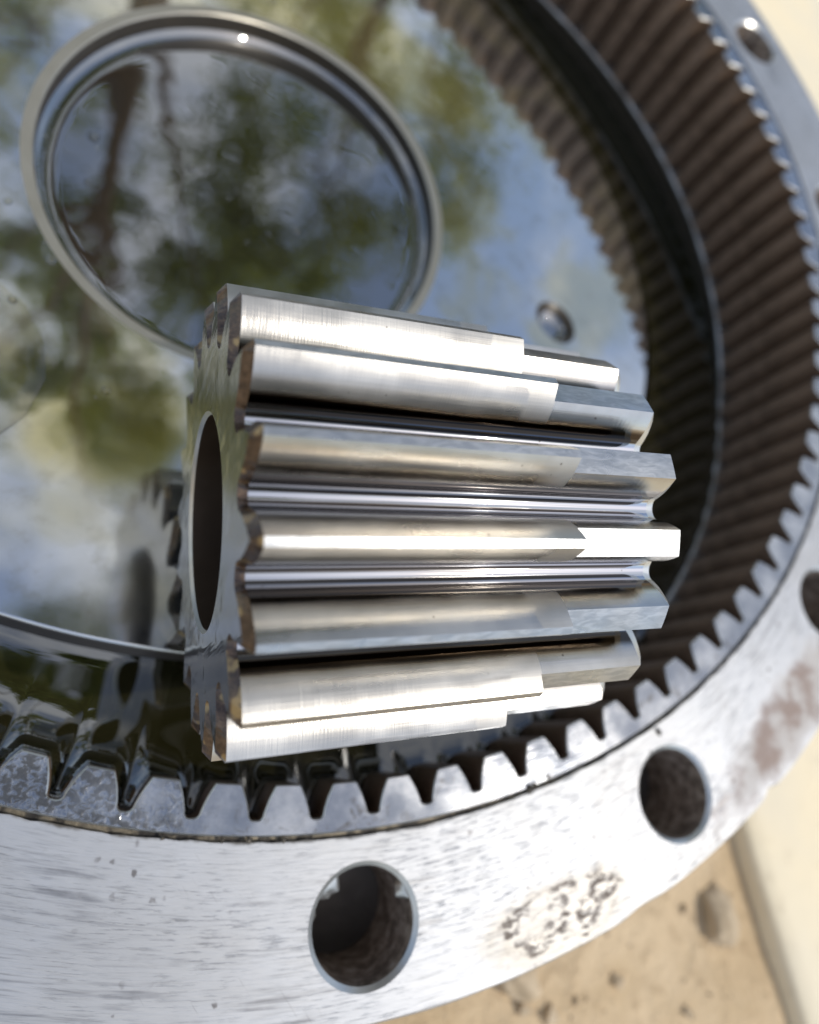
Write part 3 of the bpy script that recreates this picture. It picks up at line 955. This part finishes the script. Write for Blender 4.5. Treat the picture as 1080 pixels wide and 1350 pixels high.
def build_gear():
    az, tl = 0.1436, 0.0827
    d = Vector((math.cos(az) * math.cos(tl), math.sin(az) * math.cos(tl), math.sin(tl)))
    e1 = (Vector((0, 0, 1)) - d * d.z).normalized()
    yv = e1.cross(d)
    O = Vector((-0.0255, -0.1528, 0.0378))
    mw = Matrix(((d.x, yv.x, e1.x, O.x), (d.y, yv.y, e1.y, O.y), (d.z, yv.z, e1.z, O.z), (0, 0, 0, 1)))
    root = empty('pinion_gear', mw)
    tag(root, 'loose bright steel pinion gear lying on its side on the oily plate', 'gear')
    hp = PI / GN
    R0 = 0.752 * RT          # root radius
    RB = 0.715 * RT          # where tooth sectors meet the hub
    BORE = 0.0184
    XL, XR = -0.0014, GX_END
    RC = 0.943 * RT          # cut-down tip beyond the step
    # right-hand half outline from tip centre to gap centre: (angle, radius)
    def outline(rt, nf=12):
        pts = []
        rf = 0.800 * RT
        tl_ = gear_half(rt)
        pts.append((0.0, rt)); pts.append((tl_ * 0.6, rt)); pts.append((tl_, rt))
        for i in range(1, nf + 1):
            r = rt + (rf - rt) * i / nf
            pts.append((gear_half(r), r))
        # fillet from (gear_half(rf), rf) to (hp, R0): cubic hermite
        a0 = gear_half(rf)
        for i in range(1, 9):
            t = i / 8
            # quarter super-ellipse
            ang = PI / 2 * t
            pts.append((a0 + (hp - a0) * (1 - math.cos(ang)) ** 1.0, R0 + (rf - R0) * (1 - math.sin(ang)) ** 1.0))
        return pts
    def to3(pts, x):
        return [Vector((x, -r * math.sin(a), r * math.cos(a))) for a, r in pts]
    def full(pts):
        left = [(-a, r) for a, r in reversed(pts[1:])]
        return left + pts
    A = full(outline(RT))
    # end-face outline: same points pulled in along the flank (deburring chamfer)
    def pulled(pts, dr_tip, dth):
        out = []
        for a, r in pts:
            t = max(0.0, (r - R0) / (RT - R0))
            rr = r - dr_tip * (0.10 + 0.90 * t)
            da = dth * (0.25 + 0.75 * min(1, t * 1.5)) / rr
            aa = math.copysign(max(abs(a) - da, 0.25 * abs(a)), a) if abs(a) > 1e-6 and t > 0.02 else a
            out.append((aa, rr))
        return out
    Af = pulled(A, 0.0016, 0.0009)
    Cc = full(outline(RC))
    def cone(pts, lim):
        return [(a, min(r, lim)) for a, r in pts]
    acc = Acc(); n = len(A)
    NL = 3
    tip_idx = {n // 2 - 2, n // 2 - 1, n // 2, n // 2 + 1}
    def band(P, Q, mi_fl, mi_tip, sm=True):
        for i in range(n - 1):
            istip = (n // 2 - 2) <= i <= (n // 2 + 1)
            acc.add([P[i], P[i + 1], Q[i + 1], Q[i]], [[0, 3, 2, 1]], mi_tip if istip else mi_fl, False)
    # smooth flanks need shared vertices: build the three runs separately
    def run(P, Q, lo, hi, mi, sm=True):
        m = hi - lo + 1
        acc.add(P[lo:hi + 1] + Q[lo:hi + 1], [[i, m + i, m + i + 1, i + 1] for i in range(m - 1)], mi, sm)
    c = n // 2
    X0, X1 = 0.0, GX_STEP
    a3, s3 = to3(A, X0), to3(A, X1)
    f3 = to3(Af, XL)
    for (lo, hi, mi) in ((0, c - 2, 0), (c - 2, c + 2, 1), (c + 2, n - 1, 0)):
        run(a3, s3, lo, hi, mi)
    run(f3, a3, 0, n - 1, 2, False)
    # beyond the step
    c3 = to3(Cc, X1)
    e_lim = RC
    XB = XR - 0.0017
    b3 = to3(Cc, XB)
    for (lo, hi, mi) in ((0, c - 2, 0), (c - 2, c + 2, 1), (c + 2, n - 1, 0)):
        run(c3, b3, lo, hi, mi)
    # step wall
    acc.add(s3 + c3, [[i, n + i, n + i + 1, i + 1] for i in range(n - 1)], 4, False)
    Ce = pulled(Cc, 0.0026, 0.0003)
    r3 = to3(Ce, XR)
    run(b3, r3, 0, n - 1, 5, False)
    # end faces down to the hub
    def endface(P, x, flip):
        base = [Vector((x, -RB * math.sin(a), RB * math.cos(a))) for a in [(-hp + 2 * hp * i / (n - 1)) for i in range(n)]]
        base[0] = Vector((x, RB * math.sin(hp), RB * math.cos(hp))); base[-1] = Vector((x, -RB * math.sin(hp), RB * math.cos(hp)))
        F = [[i, i + 1, n + i + 1, n + i] for i in range(n - 1)]
        if flip: F = [list(reversed(f)) for f in F]
        acc.add(P + base, F, 3, False)
    endface(f3, XL, False)
    endface(r3, XR, True)
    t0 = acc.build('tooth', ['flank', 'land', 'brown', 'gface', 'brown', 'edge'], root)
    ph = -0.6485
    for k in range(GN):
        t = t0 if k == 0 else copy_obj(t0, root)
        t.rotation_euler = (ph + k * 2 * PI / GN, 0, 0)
    # hub
    acc = Acc()
    NB = 144
    def cx(R, x): return [Vector((x, -R * math.sin(ph + 2 * PI * i / NB), R * math.cos(ph + 2 * PI * i / NB))) for i in range(NB)]
    CB = 0.0006
    acc.strip(cx(RB, XL), cx(BORE + CB, XL), 0, False)
    acc.strip(cx(BORE + CB, XL), cx(BORE, XL + CB), 1, True)
    acc.strip(cx(BORE, XL + CB), cx(BORE, XR - CB), 2, True)
    acc.strip(cx(BORE, XR - CB), cx(BORE + CB, XR), 1, True)
    acc.strip(cx(BORE + CB, XR), cx(RB, XR), 0, False)
    acc.build('hub', ['gface', 'edge', 'bore'], root)
build_gear()

# ------------------------------------------------------------------ things lying on the sand
def stone(name, loc, size, rot, seed, label):
    bm = bmesh.new()
    bmesh.ops.create_icosphere(bm, subdivisions=4, radius=1.0)
    for v in bm.verts:
        p = v.co.copy()
        dd = 1 + 0.30 * noise.noise(p * 0.9 + Vector((seed, 0, 0))) + 0.12 * noise.noise(p * 2.6 + Vector((0, seed, 0)))
        # planar chips
        for q in range(4):
            nn = noise.random_unit_vector() if False else Vector((math.sin(seed * 3 + q * 2.1), math.cos(seed * 1.7 + q * 1.3), math.sin(q + seed))).normalized()
            h = (p * dd).dot(nn)
            if h > 0.72: dd *= 0.72 / h
        v.co = Vector((p.x * size[0], p.y * size[1], p.z * size[2])) * dd
    me = bpy.data.meshes.new(name); bm.to_mesh(me); bm.free()
    me.polygons.foreach_set('use_smooth', [True] * len(me.polygons))
    me.materials.append(M['stone'])
    o = bpy.data.objects.new(name, me); COL.objects.link(o)
    o.location = loc; o.rotation_euler = rot
    tag(o, label, 'stone', 'stones lying on the sand')
stone('stone', (0.216, -0.240, GZ - 0.001), (0.014, 0.010, 0.009), (0.25, 0.35, 1.1), 2.6, 'dusty wedge-shaped stone on the sand between the bolt flange and the pale board')
stone('stone', (0.113, -0.250, GZ + 0.002), (0.016, 0.008, 0.009), (0.1, 0.5, -0.75), 7.3, 'grey pointed stone half hidden under the outer edge of the flange')
def build_gravel():
    rnd = random.Random(11)
    V = []; F = []
    base = [Vector(v) for v in ((1, 0, 0), (-1, 0, 0), (0, 1, 0), (0, -1, 0), (0, 0, 1), (0, 0, -1))]
    tri = ((0, 2, 4), (2, 1, 4), (1, 3, 4), (3, 0, 4), (2, 0, 5), (1, 2, 5), (3, 1, 5), (0, 3, 5))
    for i in range(900):
        x = rnd.uniform(-0.1, 0.34); y = rnd.uniform(-0.42, -0.08)
        if x > 0.232 and y > -0.5: continue
        r_ = 0.0007 + 0.0034 * rnd.random() ** 4
        rot = Matrix.Rotation(rnd.uniform(0, 6.28), 3, 'Z') @ Matrix.Rotation(rnd.uniform(0, 3), 3, 'X')
        o = len(V)
        for b in base:
            v = rot @ Vector((b.x * rnd.uniform(.7, 1.3), b.y * rnd.uniform(.6, 1.1), b.z * rnd.uniform(.5, .9)))
            V.append((x + v.x * r_, y + v.y * r_, GZ + ground_h(x, y) + v.z * r_ + r_ * 0.25))
        F += [(o + a, o + b, o + c) for a, b, c in tri]
    g = mesh_obj('gravel', V, F, ['stone'])
    tag(g, 'loose grit scattered over the sand', kind='stuff')
build_gravel()

def build_sheet():
    # curved near edge measured on the sand, board runs off to the right
    ed = [(0.30, -0.60), (0.275, -0.42), (0.254, -0.295), (0.243, -0.242), (0.237, -0.213), (0.230, -0.15), (0.228, -0.05), (0.222, 0.10), (0.222, 0.30), (0.23, 0.60), (0.26, 1.2)]
    P = []
    for i in range(len(ed) - 1):
        for t in range(8):
            p0 = Vector(ed[max(i - 1, 0)]); p1 = Vector(ed[i]); p2 = Vector(ed[i + 1]); p3 = Vector(ed[min(i + 2, len(ed) - 1)])
            u = t / 8
            P.append(0.5 * ((2 * p1) + (p2 - p0) * u + (2 * p0 - 5 * p1 + 4 * p2 - p3) * u * u + (3 * p1 - p0 - 3 * p2 + p3) * u ** 3))
    P.append(Vector(ed[-1]))
    zt = GZ + 0.007
    prof = [(0.0, -0.022), (0.0, -0.004), (0.0006, -0.0015), (0.0022, 0.0), (0.012, 0.0005), (0.05, 0.0), (0.15, 0.0), (0.5, 0.0), (1.4, 0.0), (1.4, -0.022)]
    rows = []
    for (dx, dz) in prof:
        rows.append([Vector((p.x + dx, p.y, zt + dz + (0.0012 * noise.noise(Vector((p.x * 9 + dx * 9, p.y * 9, 0))) if dz > -0.003 else 0))) for p in P])
    acc = Acc()
    acc.loft(rows, 0, True, closed=False)
    acc.add([r[0] for r in rows], [list(range(len(rows)))], 0, False)
    acc.add([r[-1] for r in rows], [list(reversed(range(len(rows))))], 0, False)
    for f in acc.F: f.reverse()
    o = acc.build('board', ['sheet'])
    tag(o, 'pale beige board with a curved edge lying on the sand at the right', 'board')
build_sheet()

# ------------------------------------------------------------------ trees mirrored in the oil
def pol(az, el, dist):
    az, el = math.radians(az), math.radians(el)
    return Vector((dist * math.cos(el) * math.cos(az), dist * math.cos(el) * math.sin(az), dist * math.sin(el)))
def tube(acc, pts, rads, ns=8):
    loops = []
    for i, p in enumerate(pts):
        t = (pts[min(i + 1, len(pts) - 1)] - pts[max(i - 1, 0)]).normalized()
        u = t.orthogonal().normalized()
        if i: 
            u = (lastu - t * lastu.dot(t)).normalized()
        lastu = u
        v = t.cross(u)
        loops.append([p + rads[i] * (math.cos(2 * PI * k / ns) * u + math.sin(2 * PI * k / ns) * v) for k in range(ns)])
    acc.loft(loops, 0, True)
def tree(base, top, r0, clumps, seed, label, leaf=0.07):
    rnd = random.Random(seed)
    base = Vector((base[0], base[1], GZ)); top = Vector(top)
    root = empty('tree', Matrix.Translation(base))
    tag(root, label, 'tree', 'trees mirrored in the oil')
    acc = Acc()
    ns = 9
    spine = [base.lerp(top, i / ns) + Vector((rnd.uniform(-.04, .04), rnd.uniform(-.04, .04), 0)) * (i > 0) for i in range(ns + 1)]
    tube(acc, spine, [r0 * (1.25 if i == 0 else 1 - 0.6 * i / ns) for i in range(ns + 1)], 12)
    V = []; F = []
    for (c, rad, cnt) in clumps:
        st = spine[rnd.randint(4, ns)]
        mid = st.lerp(c, 0.5) + Vector((rnd.uniform(-.2, .2), rnd.uniform(-.2, .2), rnd.uniform(0, .25)))
        tube(acc, [st, st.lerp(mid, 0.5) + Vector((0, 0, .05)), mid, mid.lerp(c, 0.55), c], [r0 * .30, r0 * .22, r0 * .16, r0 * .10, r0 * .04], 6)
        subs = []
        for q in range(9):
            v = Vector((rnd.gauss(0, 1), rnd.gauss(0, 1), rnd.gauss(0, 0.7))).normalized() * rad * rnd.uniform(0.35, 0.95)
            subs.append((c + v, rad * rnd.uniform(0.22, 0.42)))
            tube(acc, [c, c + v * 0.5 + Vector((0, 0, 0.03)), c + v], [r0 * .07, r0 * .05, r0 * .02], 4)
        for q in range(cnt):
            sc_, sr = subs[rnd.randrange(len(subs))]
            p = sc_ + Vector((rnd.gauss(0, .5), rnd.gauss(0, .5), rnd.gauss(0, .42))) * sr
            dr = Vector((rnd.gauss(0, 1), rnd.gauss(0, 1), rnd.gauss(-0.3, .6))).normalized()
            sd = dr.cross(Vector((rnd.gauss(0, .5), rnd.gauss(0, .5), 1))).normalized()
            L_ = leaf * rnd.uniform(0.7, 1.3); w_ = L_ * 0.28
            i0 = len(V)
            V += [p, p + dr * L_ * .45 + sd * w_, p + dr * L_, p + dr * L_ * .45 - sd * w_]
            F.append((i0, i0 + 1, i0 + 2, i0 + 3))
    inv = Matrix.Translation(-base)
    acc.V = [inv @ v for v in acc.V]
    acc.build('trunk', ['bark'], root)
    mesh_obj('crown', [inv @ v for v in V], F, ['leaf'], root)
C = lambda az, el, d, r, n: (pol(az, el, d), r, n)
tree((-0.20, 3.05), (-0.19, 3.0, 3.3), 0.11,
     [C(92, 52, 5.2, 0.75, 1500), C(80, 52, 5.2, 0.8, 1500), C(100, 38, 6, 1.0, 1700), C(104, 54, 5.5, .6, 900), C(85, 63, 4.8, .5, 1000),
      C(66, 83, 4.3, .50, 3000), C(112, 62, 5, .6, 800), C(96, 58, 5, .42, 800)], 3, 'tall leafy tree with a dark trunk mirrored at the left of the oily hole')
tree((1.3, 5.2), (1.25, 5.0, 3.4), 0.08,
     [C(75, 38, 6.2, 1.1, 2200), C(84, 42, 6.2, 1.0, 2000), C(68, 31, 6.4, 1.0, 1900), C(64, 36, 6.6, .5, 700), C(74, 46, 6, .6, 1000)], 8,
     'leafy tree mirrored in the middle of the oily hole')
tree((2.6, 7.4), (2.5, 7.2, 3.0), 0.09,
     [C(64, 23, 8, 1.1, 1700), C(72, 24, 8, 1.4, 2200), C(82, 27, 8.5, 1.4, 2200), C(92, 28, 8.5, 1.4, 2000)], 14,
     'lower leafy tree mirrored along the top of the plate', 0.09)
tree((-2.6, 7.0), (-2.5, 6.8, 3.4), 0.09,
     [C(103, 26, 8, 1.4, 2000), C(112, 32, 8, 1.4, 2000), C(120, 40, 8, 1.3, 1600)], 21,
     'leafy tree mirrored at the upper left edge of the oil', 0.09)
